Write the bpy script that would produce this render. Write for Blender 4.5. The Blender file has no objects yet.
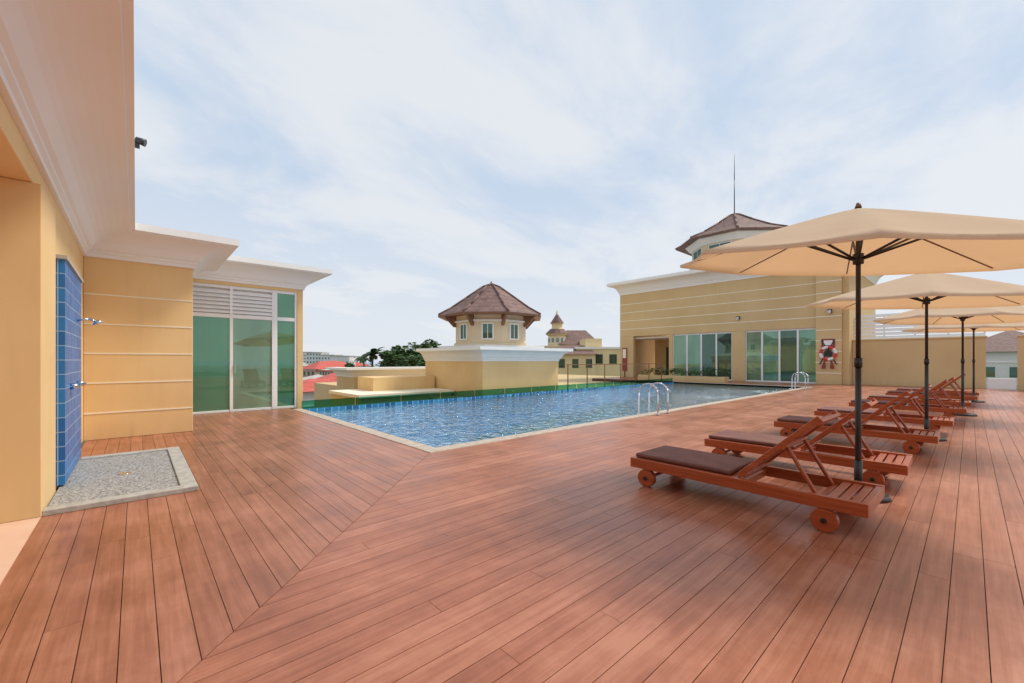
import bpy, bmesh, math, random
from mathutils import Vector, Matrix
random.seed(7)
S=bpy.context.scene
S.view_settings.view_transform='Standard'; S.view_settings.look='None'; S.view_settings.exposure=0
R=math.radians
# ---------------------------------------------------------------- materials
def newmat(n):
    m=bpy.data.materials.new(n); m.use_nodes=True
    nt=m.node_tree; b=nt.nodes['Principled BSDF']; return m,nt,b
def N(nt,t,**k):
    n=nt.nodes.new(t)
    for a,v in k.items(): setattr(n,a,v)
    return n
def L(nt,a,b): nt.links.new(a,b)
def c4(c): return (c[0],c[1],c[2],1)
def noise_mat(name,c1,c2,scale=3,rough=.7,bump=.0,bscale=60,stretch=(1,1,1),metal=0,detail=5,dirt=None,spec=.5,lo=.35,hi=.65):
    m,nt,b=newmat(name)
    tc=N(nt,'ShaderNodeTexCoord'); mp=N(nt,'ShaderNodeMapping'); mp.inputs['Scale'].default_value=stretch
    L(nt,tc.outputs['Object'],mp.inputs[0])
    no=N(nt,'ShaderNodeTexNoise'); no.inputs['Scale'].default_value=scale; no.inputs['Detail'].default_value=detail
    L(nt,mp.outputs[0],no.inputs['Vector'])
    cr=N(nt,'ShaderNodeValToRGB'); cr.color_ramp.elements[0].position=lo; cr.color_ramp.elements[1].position=hi
    cr.color_ramp.elements[0].color=c4(c1); cr.color_ramp.elements[1].color=c4(c2)
    L(nt,no.outputs['Fac'],cr.inputs[0])
    out=cr.outputs[0]
    if dirt:
        ge=N(nt,'ShaderNodeNewGeometry'); sp=N(nt,'ShaderNodeSeparateXYZ'); L(nt,ge.outputs['Position'],sp.inputs[0])
        mr=N(nt,'ShaderNodeMapRange'); mr.inputs[1].default_value=0; mr.inputs[2].default_value=.35; mr.inputs[3].default_value=.5; mr.inputs[4].default_value=0
        L(nt,sp.outputs[2],mr.inputs[0])
        mp2=N(nt,'ShaderNodeMapping'); mp2.inputs['Scale'].default_value=(5,5,.6); L(nt,ge.outputs['Position'],mp2.inputs[0])
        n2=N(nt,'ShaderNodeTexNoise'); n2.inputs['Scale'].default_value=1.6; n2.inputs['Detail'].default_value=6; L(nt,mp2.outputs[0],n2.inputs['Vector'])
        mu=N(nt,'ShaderNodeMath',operation='MULTIPLY'); L(nt,mr.outputs[0],mu.inputs[0]); L(nt,n2.outputs['Fac'],mu.inputs[1])
        n3=N(nt,'ShaderNodeMapRange'); n3.inputs[1].default_value=.55; n3.inputs[2].default_value=.85; n3.inputs[3].default_value=0; n3.inputs[4].default_value=.2
        L(nt,n2.outputs['Fac'],n3.inputs[0])
        ad=N(nt,'ShaderNodeMath',operation='ADD'); L(nt,mu.outputs[0],ad.inputs[0]); L(nt,n3.outputs[0],ad.inputs[1])
        mx=N(nt,'ShaderNodeMix',data_type='RGBA'); L(nt,ad.outputs[0],mx.inputs[0]); L(nt,out,mx.inputs[6]); mx.inputs[7].default_value=c4(dirt)
        out=mx.outputs[2]
    L(nt,out,b.inputs['Base Color'])
    b.inputs['Roughness'].default_value=rough; b.inputs['Metallic'].default_value=metal
    b.inputs['Specular IOR Level'].default_value=spec
    if bump:
        n4=N(nt,'ShaderNodeTexNoise'); n4.inputs['Scale'].default_value=bscale; n4.inputs['Detail'].default_value=3
        L(nt,mp.outputs[0],n4.inputs['Vector'])
        bp=N(nt,'ShaderNodeBump'); bp.inputs['Strength'].default_value=bump; bp.inputs['Distance'].default_value=.01
        L(nt,n4.outputs['Fac'],bp.inputs['Height']); L(nt,bp.outputs[0],b.inputs['Normal'])
    return m
stucco=noise_mat('cream_stucco',(.76,.51,.235),(.81,.57,.275),.9,.8,.04,40,dirt=(.48,.34,.18))
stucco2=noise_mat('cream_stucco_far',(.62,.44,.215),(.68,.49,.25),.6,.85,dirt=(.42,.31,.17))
stucco3=noise_mat('pale_cream_stucco',(.70,.57,.37),(.75,.63,.43),.8,.85,dirt=(.5,.4,.28))
stripe=noise_mat('pale_groove',(.85,.78,.6),(.88,.82,.66),4,.7)
white=noise_mat('white_plaster',(.84,.83,.79),(.87,.86,.83),1.0,.75,.03,40)
whitep=noise_mat('white_frame_paint',(.8,.8,.8),(.84,.84,.84),6,.35)
roofm=noise_mat('roof_concrete',(.45,.44,.42),(.55,.54,.5),2,.9)
peach=noise_mat('peach_floor_tile',(.75,.48,.34),(.8,.55,.4),3,.4)
steel=noise_mat('stainless_steel',(.6,.6,.62),(.7,.7,.72),8,.18,metal=1)
black=noise_mat('black_metal',(.02,.02,.022),(.035,.035,.035),8,.4)
granite=noise_mat('granite_pebble',(.13,.13,.125),(.50,.49,.47),55,.6,.6,70,detail=3)
gran2=noise_mat('tray_border_stone',(.36,.34,.30),(.48,.46,.41),14,.7,.2)
coping=noise_mat('coping_stone',(.42,.34,.27),(.54,.46,.37),9,.6,.15)
under=noise_mat('deck_void',(.10,.04,.028),(.13,.055,.04),5,.9)
weir=noise_mat('weir_dark_stone',(.10,.16,.13),(.16,.22,.18),3,.5)
cush=noise_mat('brown_cushion',(.15,.055,.042),(.20,.08,.06),5,.75,.15,250)
dirtred=noise_mat('dark_red_paint',(.25,.03,.03),(.3,.05,.04),5,.5)
redp=noise_mat('red_paint',(.6,.04,.03),(.65,.06,.04),5,.5)
concrete=noise_mat('pale_concrete',(.4,.38,.34),(.5,.48,.43),.3,.9)

def wood_mat(name,c1,c2,c3,axis,sc=1.0,rough=.4,attr=True,grain=1.0,coat=0.,spec=.5):
    m,nt,b=newmat(name)
    tc=N(nt,'ShaderNodeTexCoord'); mp=N(nt,'ShaderNodeMapping')
    s=[28*sc]*3; s[axis]=1.3*sc; mp.inputs['Scale'].default_value=s
    L(nt,tc.outputs['Object'],mp.inputs[0])
    vec=mp.outputs[0]
    if attr:
        at=N(nt,'ShaderNodeAttribute'); at.attribute_name='rnd'
        va=N(nt,'ShaderNodeVectorMath',operation='MULTIPLY_ADD'); L(nt,at.outputs['Color'],va.inputs[0]); va.inputs[1].default_value=(37,53,71); L(nt,vec,va.inputs[2])
        vec=va.outputs[0]
    no=N(nt,'ShaderNodeTexNoise'); no.inputs['Scale'].default_value=1; no.inputs['Detail'].default_value=6; no.inputs['Roughness'].default_value=.6; no.inputs['Distortion'].default_value=.4
    L(nt,vec,no.inputs['Vector'])
    cr=N(nt,'ShaderNodeValToRGB'); e=cr.color_ramp.elements
    e[0].position=.2; e[0].color=c4(c1); e[1].position=.8; e[1].color=c4(c3); x=cr.color_ramp.elements.new(.5); x.color=c4(c2)
    rsrc=no.outputs['Fac']
    if attr:
        a=N(nt,'ShaderNodeMath',operation='MULTIPLY_ADD'); L(nt,at.outputs['Fac'],a.inputs[0]); a.inputs[1].default_value=.20; a.inputs[2].default_value=-.10
        mu=N(nt,'ShaderNodeMath',operation='MULTIPLY_ADD'); L(nt,no.outputs['Fac'],mu.inputs[0]); mu.inputs[1].default_value=.9*grain; mu.inputs[2].default_value=.5-.45*grain
        ad=N(nt,'ShaderNodeMath',operation='ADD'); L(nt,a.outputs[0],ad.inputs[0]); L(nt,mu.outputs[0],ad.inputs[1])
        g=N(nt,'ShaderNodeTexNoise'); g.inputs['Scale'].default_value=1.3; g.inputs['Detail'].default_value=8; g.inputs['Roughness'].default_value=.72; L(nt,tc.outputs['Object'],g.inputs['Vector'])
        g2=N(nt,'ShaderNodeMath',operation='MULTIPLY_ADD'); L(nt,g.outputs['Fac'],g2.inputs[0]); g2.inputs[1].default_value=1.5; g2.inputs[2].default_value=-.75
        ad2=N(nt,'ShaderNodeMath',operation='ADD'); L(nt,ad.outputs[0],ad2.inputs[0]); L(nt,g2.outputs[0],ad2.inputs[1])
        L(nt,ad2.outputs[0],cr.inputs[0]); rsrc=g.outputs['Fac']
    else: L(nt,no.outputs['Fac'],cr.inputs[0])
    L(nt,cr.outputs[0],b.inputs['Base Color'])
    b.inputs['Specular IOR Level'].default_value=spec
    rr=N(nt,'ShaderNodeMapRange'); rr.inputs[1].default_value=.25; rr.inputs[2].default_value=.75; rr.inputs[3].default_value=rough-.1; rr.inputs[4].default_value=rough+.12; L(nt,rsrc,rr.inputs[0]); L(nt,rr.outputs[0],b.inputs['Roughness'])
    bp=N(nt,'ShaderNodeBump'); bp.inputs['Strength'].default_value=.25; bp.inputs['Distance'].default_value=.004; L(nt,no.outputs['Fac'],bp.inputs['Height']); L(nt,bp.outputs[0],b.inputs['Normal'])
    if coat: b.inputs['Coat Weight'].default_value=coat; b.inputs['Coat Roughness'].default_value=.2
    return m
deckX=wood_mat('deck_wood_x',(.25,.080,.038),(.36,.128,.066),(.47,.195,.115),0,rough=.34,spec=.55)
deckY=wood_mat('deck_wood_y',(.23,.078,.038),(.335,.125,.066),(.45,.19,.115),1,rough=.34,spec=.55)
lwoodY=wood_mat('varnished_wood_y',(.26,.05,.015),(.40,.085,.026),(.52,.14,.048),1,1.2,.35,False,coat=.3)
lwoodX=wood_mat('varnished_wood_x',(.26,.05,.015),(.40,.085,.026),(.52,.14,.048),0,1.2,.35,False,coat=.3)
fencewood=wood_mat('fence_wood',(.15,.07,.03),(.22,.1,.05),(.3,.15,.08),2,1,.5,False)

def tile_mat(name,axes,size,c1,c2,grout,rough=.2,gw=.06,wob=0):
    m,nt,b=newmat(name)
    ge=N(nt,'ShaderNodeNewGeometry'); src=ge.outputs['Position']
    if wob:
        nz=N(nt,'ShaderNodeTexNoise'); nz.inputs['Scale'].default_value=2.2; nz.inputs['Detail'].default_value=2; L(nt,src,nz.inputs['Vector'])
        vm=N(nt,'ShaderNodeVectorMath',operation='MULTIPLY_ADD'); L(nt,nz.outputs['Color'],vm.inputs[0]); vm.inputs[1].default_value=(wob,wob,0); L(nt,src,vm.inputs[2]); src=vm.outputs[0]
    sp=N(nt,'ShaderNodeSeparateXYZ'); L(nt,src,sp.inputs[0])
    cb=N(nt,'ShaderNodeCombineXYZ'); L(nt,sp.outputs[axes[0]],cb.inputs[0]); L(nt,sp.outputs[axes[1]],cb.inputs[1])
    br=N(nt,'ShaderNodeTexBrick'); br.offset=0; br.inputs['Scale'].default_value=1/size; br.inputs['Brick Width'].default_value=1; br.inputs['Row Height'].default_value=1
    br.inputs['Mortar Size'].default_value=gw*.5; br.inputs['Color1'].default_value=c4(c1); br.inputs['Color2'].default_value=c4(c2); br.inputs['Mortar'].default_value=c4(grout)
    br.inputs['Bias'].default_value=0
    L(nt,cb.outputs[0],br.inputs['Vector']); L(nt,br.outputs['Color'],b.inputs['Base Color']); b.inputs['Roughness'].default_value=rough
    return m
blueYZ=tile_mat('blue_tile_yz',(1,2),.15,(.01,.11,.36),(.02,.19,.50),(.35,.5,.65),rough=.4,gw=.05)
blueXZ=tile_mat('blue_tile_xz',(0,2),.15,(.01,.11,.36),(.02,.19,.50),(.35,.5,.65),rough=.4,gw=.05)
PT=((.005,.075,.21),(.05,.28,.50),(.28,.54,.68))
poolXY=tile_mat('pool_tile_floor',(0,1),.28,*PT,gw=.13,wob=.25)
poolXZ=tile_mat('pool_tile_xz',(0,2),.2,*PT,gw=.1)
poolYZ=tile_mat('pool_tile_yz',(1,2),.2,*PT,gw=.1)

def water_mat():
    m=bpy.data.materials.new('pool_water'); m.use_nodes=True; nt=m.node_tree; nt.nodes.clear()
    o=N(nt,'ShaderNodeOutputMaterial'); mx=N(nt,'ShaderNodeMixShader'); tr=N(nt,'ShaderNodeBsdfTransparent'); tr.inputs[0].default_value=(.58,.86,.95,1)
    gl=N(nt,'ShaderNodeBsdfGlossy'); gl.inputs['Roughness'].default_value=.02; gl.inputs[0].default_value=(.72,.88,1,1)
    fr=N(nt,'ShaderNodeFresnel'); fr.inputs[0].default_value=1.18
    ge=N(nt,'ShaderNodeNewGeometry')
    n1=N(nt,'ShaderNodeTexNoise'); n1.inputs['Scale'].default_value=3.2; n1.inputs['Detail'].default_value=4; n1.inputs['Distortion'].default_value=1.4
    L(nt,ge.outputs['Position'],n1.inputs['Vector'])
    bp=N(nt,'ShaderNodeBump'); bp.inputs['Strength'].default_value=1; bp.inputs['Distance'].default_value=.17
    L(nt,n1.outputs['Fac'],bp.inputs['Height']); L(nt,bp.outputs[0],gl.inputs['Normal']); L(nt,bp.outputs[0],fr.inputs['Normal'])
    L(nt,fr.outputs[0],mx.inputs[0]); L(nt,tr.outputs[0],mx.inputs[1]); L(nt,gl.outputs[0],mx.inputs[2]); L(nt,mx.outputs[0],o.inputs[0])
    return m
water=water_mat()
def pane(name,col,gf=.25,rough=.02):
    m=bpy.data.materials.new(name); m.use_nodes=True; nt=m.node_tree; nt.nodes.clear()
    o=N(nt,'ShaderNodeOutputMaterial'); mx=N(nt,'ShaderNodeMixShader'); d=N(nt,'ShaderNodeBsdfDiffuse')
    ge=N(nt,'ShaderNodeNewGeometry'); n1=N(nt,'ShaderNodeTexNoise'); n1.inputs['Scale'].default_value=.9; n1.inputs['Detail'].default_value=2
    mp=N(nt,'ShaderNodeMapping'); mp.inputs['Scale'].default_value=(1.5,1.5,.5); L(nt,ge.outputs['Position'],mp.inputs[0]); L(nt,mp.outputs[0],n1.inputs['Vector'])
    cr=N(nt,'ShaderNodeValToRGB'); cr.color_ramp.elements[0].position=.3; cr.color_ramp.elements[1].position=.7
    cr.color_ramp.elements[0].color=c4([x*.7 for x in col]); cr.color_ramp.elements[1].color=c4([min(1,x*1.2) for x in col]); L(nt,n1.outputs['Fac'],cr.inputs[0]); L(nt,cr.outputs[0],d.inputs[0])
    g=N(nt,'ShaderNodeBsdfGlossy'); g.inputs['Roughness'].default_value=rough; g.inputs[0].default_value=(.62,.95,.76,1)
    mx.inputs[0].default_value=gf; L(nt,d.outputs[0],mx.inputs[1]); L(nt,g.outputs[0],mx.inputs[2]); L(nt,mx.outputs[0],o.inputs[0]); return m
paneG=pane('green_tinted_pane',(.05,.17,.08),.18)
paneL=pane('pale_curtained_pane',(.17,.26,.17),.18)
paneD=pane('dark_pane',(.04,.07,.06),.12)
paneF=pane('far_green_pane',(.12,.24,.16),.18)
def clear(name,col,ior=1.5):
    m=bpy.data.materials.new(name); m.use_nodes=True; nt=m.node_tree; nt.nodes.clear()
    o=N(nt,'ShaderNodeOutputMaterial'); mx=N(nt,'ShaderNodeMixShader'); t=N(nt,'ShaderNodeBsdfTransparent'); t.inputs[0].default_value=c4(col)
    g=N(nt,'ShaderNodeBsdfGlossy'); g.inputs['Roughness'].default_value=.02; fr=N(nt,'ShaderNodeFresnel'); fr.inputs[0].default_value=ior
    L(nt,fr.outputs[0],mx.inputs[0]); L(nt,t.outputs[0],mx.inputs[1]); L(nt,g.outputs[0],mx.inputs[2]); L(nt,mx.outputs[0],o.inputs[0]); return m
glassg=clear('green_edge_glass',(.10,.42,.30),1.25)
glassc=clear('clear_glass',(.93,.98,.96),1.15)
def fabric(name,c):
    m=bpy.data.materials.new(name); m.use_nodes=True; nt=m.node_tree; nt.nodes.clear()
    o=N(nt,'ShaderNodeOutputMaterial'); mx=N(nt,'ShaderNodeMixShader'); d=N(nt,'ShaderNodeBsdfDiffuse'); t=N(nt,'ShaderNodeBsdfTranslucent')
    ge=N(nt,'ShaderNodeNewGeometry'); n1=N(nt,'ShaderNodeTexNoise'); n1.inputs['Scale'].default_value=2.5; n1.inputs['Detail'].default_value=4; L(nt,ge.outputs['Position'],n1.inputs['Vector'])
    cr=N(nt,'ShaderNodeValToRGB'); cr.color_ramp.elements[0].color=c4([x*.9 for x in c]); cr.color_ramp.elements[1].color=c4(c); L(nt,n1.outputs['Fac'],cr.inputs[0]); L(nt,cr.outputs[0],d.inputs[0])
    t.inputs[0].default_value=(c[0]*.98,c[1]*.74,c[2]*.52,1); mx.inputs[0].default_value=.42
    bp=N(nt,'ShaderNodeBump'); bp.inputs['Strength'].default_value=.3; bp.inputs['Distance'].default_value=.03; L(nt,n1.outputs['Fac'],bp.inputs['Height']); L(nt,bp.outputs[0],d.inputs['Normal'])
    L(nt,d.outputs[0],mx.inputs[1]); L(nt,t.outputs[0],mx.inputs[2]); L(nt,mx.outputs[0],o.inputs[0]); return m
canvas=fabric('cream_canvas',(.80,.67,.49))
def roof_tile(name,c1,c2,s=5):
    m,nt,b=newmat(name)
    ge=N(nt,'ShaderNodeTexCoord'); sp=N(nt,'ShaderNodeSeparateXYZ'); L(nt,ge.outputs['Object'],sp.inputs[0])
    mu=N(nt,'ShaderNodeMath',operation='MULTIPLY'); mu.inputs[1].default_value=s; L(nt,sp.outputs[2],mu.inputs[0])
    fr=N(nt,'ShaderNodeMath',operation='FRACT'); L(nt,mu.outputs[0],fr.inputs[0])
    n1=N(nt,'ShaderNodeTexVoronoi'); n1.inputs['Scale'].default_value=s*.9; L(nt,ge.outputs['Object'],n1.inputs['Vector'])
    sep=N(nt,'ShaderNodeSeparateColor'); L(nt,n1.outputs['Color'],sep.inputs[0])
    ad=N(nt,'ShaderNodeMath',operation='MULTIPLY_ADD'); L(nt,fr.outputs[0],ad.inputs[0]); ad.inputs[1].default_value=.45
    m3=N(nt,'ShaderNodeMath',operation='MULTIPLY'); L(nt,sep.outputs[0],m3.inputs[0]); m3.inputs[1].default_value=.55; L(nt,m3.outputs[0],ad.inputs[2])
    mx=N(nt,'ShaderNodeMix',data_type='RGBA'); L(nt,ad.outputs[0],mx.inputs[0]); mx.inputs[6].default_value=c4(c1); mx.inputs[7].default_value=c4(c2)
    L(nt,mx.outputs[2],b.inputs['Base Color']); b.inputs['Roughness'].default_value=.75
    bp=N(nt,'ShaderNodeBump'); bp.inputs['Strength'].default_value=.8; bp.inputs['Distance'].default_value=.05; L(nt,fr.outputs[0],bp.inputs['Height']); L(nt,bp.outputs[0],b.inputs['Normal'])
    return m
brownroof=roof_tile('brown_roof_tile',(.12,.065,.055),(.28,.17,.145))
redroof=roof_tile('red_roof_tile',(.42,.07,.05),(.6,.13,.10),2)
leafm=noise_mat('foliage',(.03,.075,.018),(.10,.17,.05),1.2,.7,spec=.3)
leafd=noise_mat('foliage_dark',(.022,.055,.018),(.06,.11,.03),1.2,.7,spec=.3)
bark=noise_mat('bark',(.08,.055,.035),(.15,.11,.08),8,.9)

# ---------------------------------------------------------------- mesh builder
class MB:
    def __init__(s): s.bm=bmesh.new(); s.m=[]; s.lay=s.bm.loops.layers.float_color.new('rnd')
    def mi(s,m):
        if m not in s.m: s.m.append(m)
        return s.m.index(m)
    def face(s,pts,m,rnd=None,sm=False):
        vs=[s.bm.verts.new(p) for p in pts]
        try: f=s.bm.faces.new(vs)
        except Exception: return None
        f.material_index=s.mi(m); f.smooth=sm
        if rnd is not None:
            for l in f.loops: l[s.lay]=(rnd,rnd,rnd,1)
        return f
    def hexa(s,p,m,M=None,sm=False):
        if M is not None: p=[M@Vector(q) for q in p]
        v=[s.bm.verts.new(q) for q in p]
        i=s.mi(m)
        for q in ((3,2,1,0),(4,5,6,7),(0,1,5,4),(1,2,6,5),(2,3,7,6),(3,0,4,7)):
            f=s.bm.faces.new([v[k] for k in q]); f.material_index=i; f.smooth=sm
    def box(s,x0,x1,y0,y1,z0,z1,m,M=None):
        s.hexa([(x0,y0,z0),(x1,y0,z0),(x1,y1,z0),(x0,y1,z0),(x0,y0,z1),(x1,y0,z1),(x1,y1,z1),(x0,y1,z1)],m,M)
    def cyl(s,p0,p1,r0,r1,m,seg=16,caps=True,sm=True):
        p0=Vector(p0);p1=Vector(p1); d=(p1-p0).normalized()
        u=d.cross(Vector((0,0,1)))
        if u.length<1e-3: u=Vector((1,0,0))
        u.normalize(); w=d.cross(u)
        a=[];b=[];i=s.mi(m)
        for k in range(seg):
            t=2*math.pi*k/seg; o=u*math.cos(t)+w*math.sin(t)
            a.append(s.bm.verts.new(p0+o*r0)); b.append(s.bm.verts.new(p1+o*r1))
        for k in range(seg):
            f=s.bm.faces.new((a[k],b[k],b[(k+1)%seg],a[(k+1)%seg])); f.material_index=i; f.smooth=sm
        if caps:
            f=s.bm.faces.new(a); f.material_index=i
            f=s.bm.faces.new(b[::-1]); f.material_index=i
    def tube(s,pts,r,m,seg=10):
        for a,b in zip(pts[:-1],pts[1:]): s.cyl(a,b,r,r,m,seg)
    def ring(s,profile,m,n=8,rot=0,c=(0,0),sm=False):
        i=s.mi(m); rows=[]
        for r,z in profile:
            rows.append([s.bm.verts.new((c[0]+r*math.cos(rot+2*math.pi*k/n),c[1]+r*math.sin(rot+2*math.pi*k/n),z)) for k in range(n)])
        for a,b in zip(rows[:-1],rows[1:]):
            for k in range(n):
                f=s.bm.faces.new((a[k],a[(k+1)%n],b[(k+1)%n],b[k])); f.material_index=i; f.smooth=sm
        for rr in (rows[0],rows[-1]):
            f=s.bm.faces.new(rr); f.material_index=i
    def build(s,name,parent=None,bevel=0,loc=(0,0,0),norm=True):
        if norm: bmesh.ops.recalc_face_normals(s.bm,faces=s.bm.faces)
        me=bpy.data.meshes.new(name); s.bm.to_mesh(me); s.bm.free()
        for m in s.m: me.materials.append(m)
        o=bpy.data.objects.new(name,me); S.collection.objects.link(o); o.location=loc
        if parent: o.parent=parent
        if bevel:
            b=o.modifiers.new('b','BEVEL'); b.width=bevel; b.segments=2; b.limit_method='ANGLE'
        return o
def empty(n,loc=(0,0,0)):
    e=bpy.data.objects.new(n,None); S.collection.objects.link(e); e.location=loc; e.empty_display_size=.1; return e
def sweep(name,path,normals,prof,m,parent):
    mb=MB(); i=mb.mi(m); rows=[]
    for k,p in enumerate(path):
        ns=[]
        if k>0: ns.append(Vector(normals[k-1]))
        if k<len(path)-1: ns.append(Vector(normals[k]))
        v=ns[0] if len(ns)==1 else ns[0]+ns[1]
        rows.append([mb.bm.verts.new((p[0]+v.x*o,p[1]+v.y*o,z)) for o,z in prof])
    for a,b in zip(rows[:-1],rows[1:]):
        for k in range(len(prof)-1):
            f=mb.bm.faces.new((a[k],b[k],b[k+1],a[k+1])); f.material_index=i
    for r in (rows[0],rows[-1]): mb.bm.faces.new(r).material_index=i
    return mb.build(name,parent)
def cornice(z0,z1,w,s=1):
    h=z1-z0
    p=[(-.02,z0),(.04,z0),(.04,z0+.1*h),(.07,z0+.14*h),(.07,z0+.2*h),(.11,z0+.24*h)]
    for k in range(1,9):
        t=k/8*math.pi/2
        p.append((.13+(w-.19)*(1-math.cos(t))**.9, z0+h*(.24+.5*math.sin(t))))
    p+= [(w-.05,z0+.78*h),(w,z0+.78*h),(w,z1),(-.02,z1)]
    return p

# ---------------------------------------------------------------- deck
deck=empty('wooden_deck')
BW=.14; GAP=.004
mbx=MB()
def seg_split(a,b,off,ln=3.0):
    cuts=[a]; x=a-(a%ln)+off
    while x<b:
        if x>a+.25 and x<b-.25: cuts.append(x)
        x+=ln
    cuts.append(b); return cuts
def board(mb,P,m,rnd):
    h=.016
    mb.face(P,m,rnd)
    for k in range(4):
        a=P[k];b=P[(k+1)%4]
        mb.face([(a[0],a[1],-h),(b[0],b[1],-h),b,a],m,rnd*.5)
y=5.26-BW*138
while y<18.7:
    y0=y+GAP/2;y1=y+BW-GAP/2
    if y<5.26-1e-4:
        sa,sb=max(-.6,y0-2.1),max(-.6,y1-2.1); end=28.7 if y>4.3 else 29.5
    else: sa=sb=25.05; end=28.7
    cuts=seg_split(sa,end,random.choice([0,.6,1.2,1.8,2.4])+random.random()*.1)
    for k in range(len(cuts)-1):
        a0=sa if k==0 else cuts[k]+.0012; a1=sb if k==0 else cuts[k]+.0012; b=cuts[k+1]-.0012
        if k==0: a0+=.004;a1+=.004
        board(mbx,[(a0,y0,0),(b,y0,0),(b,y1,0),(a1,y1,0)],deckX,random.random())
    y+=BW
mbx.build('boards_along_pool',deck,norm=False)
mby=MB(); x=3.16-BW*27
while x<3.15:
    x0=x+GAP/2;x1=x+BW-GAP/2; end=9.9 if x1<.8 else 12.8
    sa,sb=x0+2.1,x1+2.1
    cuts=seg_split(max(sa,sb),end,random.choice([0,.6,1.2,1.8,2.4])+random.random()*.1)
    cuts[0]=sa
    for k in range(len(cuts)-1):
        b=cuts[k+1]-.0012
        a0=sa+.004 if k==0 else cuts[k]+.0012; a1=sb+.004 if k==0 else a0
        board(mby,[(x0,a0,0),(x1,a1,0),(x1,b,0),(x0,b,0)],deckY,random.random())
    x+=BW
mby.build('boards_beside_building',deck,norm=False)
mb=MB()
mb.box(-.6,3.2,-14,12.8,-.3,-.012,under); mb.box(3.2,29.5,-14,5.26,-.3,-.012,under); mb.box(25.05,29.5,5.26,18.8,-.3,-.012,under)
mb.build('deck_substructure',deck)

# ---------------------------------------------------------------- pool
PX0,PX1,PY0,PY1=3.40,24.8,5.5,12.4; PD=-1.25
pool=empty('swimming_pool')
mb=MB()
mb.face([(PX0,PY0,PD),(PX1,PY0,PD),(PX1,PY1,PD),(PX0,PY1,PD)],poolXY)
mb.face([(PX0,PY0,PD),(PX1,PY0,PD),(PX1,PY0,-.01),(PX0,PY0,-.01)],poolXZ)
mb.face([(PX0,PY1,PD),(PX1,PY1,PD),(PX1,PY1,-.01),(PX0,PY1,-.01)],poolXZ)
mb.face([(PX0,PY0,PD),(PX0,PY1,PD),(PX0,PY1,-.01),(PX0,PY0,-.01)],poolYZ)
mb.face([(PX1,PY0,PD),(PX1,PY1,PD),(PX1,PY1,-.01),(PX1,PY0,-.01)],poolYZ)
mb.box(PX0+.01,PX0+1.2,PY0+2.6,PY0+5.2,PD+.01,-.75,poolXY); mb.box(PX0+.01,PX0+.7,PY0+2.6,PY0+5.2,-.745,-.45,poolXY)
mb.build('tiled_basin',pool)
mb=MB()
cw=.24
mb.box(PX0-cw,PX1+cw,PY0-cw,PY0,-.28,.012,coping); mb.box(PX0-cw,PX0,PY0+.002,PY1,-.28,.012,coping)
mb.box(PX1,PX1+cw,PY0+.002,PY1,-.28,.012,coping); mb.box(PX0-cw,PX1+cw,PY1+.002,PY1+.18,-.6,-.07,coping)
mb.build('coping',pool,.012)
mb=MB(); mb.face([(PX0,PY0,-.09),(PX1,PY0,-.09),(PX1,PY1,-.09),(PX0,PY1,-.09)],water); mb.build('pool_water',pool)
def ladder(x,n='pool_ladder'):
    e=empty(n,(x,PY0,0)); mb=MB()
    for dx in (-.25,.25):
        pts=[(dx,-.38,0)]+[(dx,-.38,.5)]
        for k in range(0,9):
            t=math.pi*k/8; pts.append((dx,-.12-.26*math.cos(t),.52+.24*math.sin(t)))
        pts+=[(dx,.14,-.9)]
        mb.tube(pts,.021,steel)
        mb.cyl((dx,-.38,.005),(dx,-.38,.03),.05,.05,steel)
    for z in (-.2,-.45,-.7): mb.box(-.25,.25,.10,.18,z,z+.03,steel)
    mb.build('rails_and_treads',e); return e
ladder(9.7); ladder(23.2)
gp=empty('glass_pool_parapet'); mb=MB()
x=PX0
while x<24.6:
    a,b=x+.01,min(x+1.5,24.8)-.01; mb.face([(a,PY1+.05,-.02),(b,PY1+.05,-.02),(b,PY1+.05,.22),(a,PY1+.05,.22)],glassg); x+=1.5
mb.build('panels',gp,norm=False)
mb=MB(); mb.box(PX0-.2,24.8,PY1+.03,PY1+.085,-.069,-.02,steel); mb.build('bottom_channel',gp)
def leaves(mb,c,rad,n,size,mats,flat=1,hollow=.4):
    for _ in range(n):
        while True:
            p=Vector((random.uniform(-1,1),random.uniform(-1,1),random.uniform(-1,1)))
            if hollow<p.length<1: break
        q=Vector(c)+Vector((p.x*rad[0],p.y*rad[1],p.z*rad[2]))
        M=Matrix.Rotation(random.uniform(0,6.28),3,'Z')@Matrix.Rotation(random.uniform(-1.2,1.2),3,'X')
        s=size*random.uniform(.6,1.3)
        mb.face([q+M@Vector(v) for v in ((-s,0,0),(0,-s*.45,0),(s,0,.15*s),(0,s*.45,0))],random.choice(mats))
pl=empty('hedge_planter'); mb=MB(); mb.box(25.35,26.1,9.6,15.2,0,.35,stucco2); mb.build('planter_box',pl,.01)
mb=MB()
for k in range(30): leaves(mb,(25.72+random.uniform(-.1,.1),9.75+k*.18,.5+random.uniform(-.05,.18)),(.35,.25,.22),45,.07,[leafm,leafd],hollow=0)
mb.build('hedge_leaves',pl,norm=False)
fe=empty('glass_balustrade'); mb=MB()
x=15.4
while x<24.9:
    mb.box(x-.02,x+.02,PY1+.57,PY1+.61,-.1,1.12,fencewood); x+=1.5
mb.box(15.3,25,PY1+.57,PY1+.61,1.1,1.14,fencewood)
x=15.4
while x<24.0:
    mb.face([(x+.05,PY1+.59,.05),(x+1.45,PY1+.59,.05),(x+1.45,PY1+.59,1.0),(x+.05,PY1+.59,1.0)],glassc); x+=1.5
mb.build('posts_rails_glass',fe)

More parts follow.
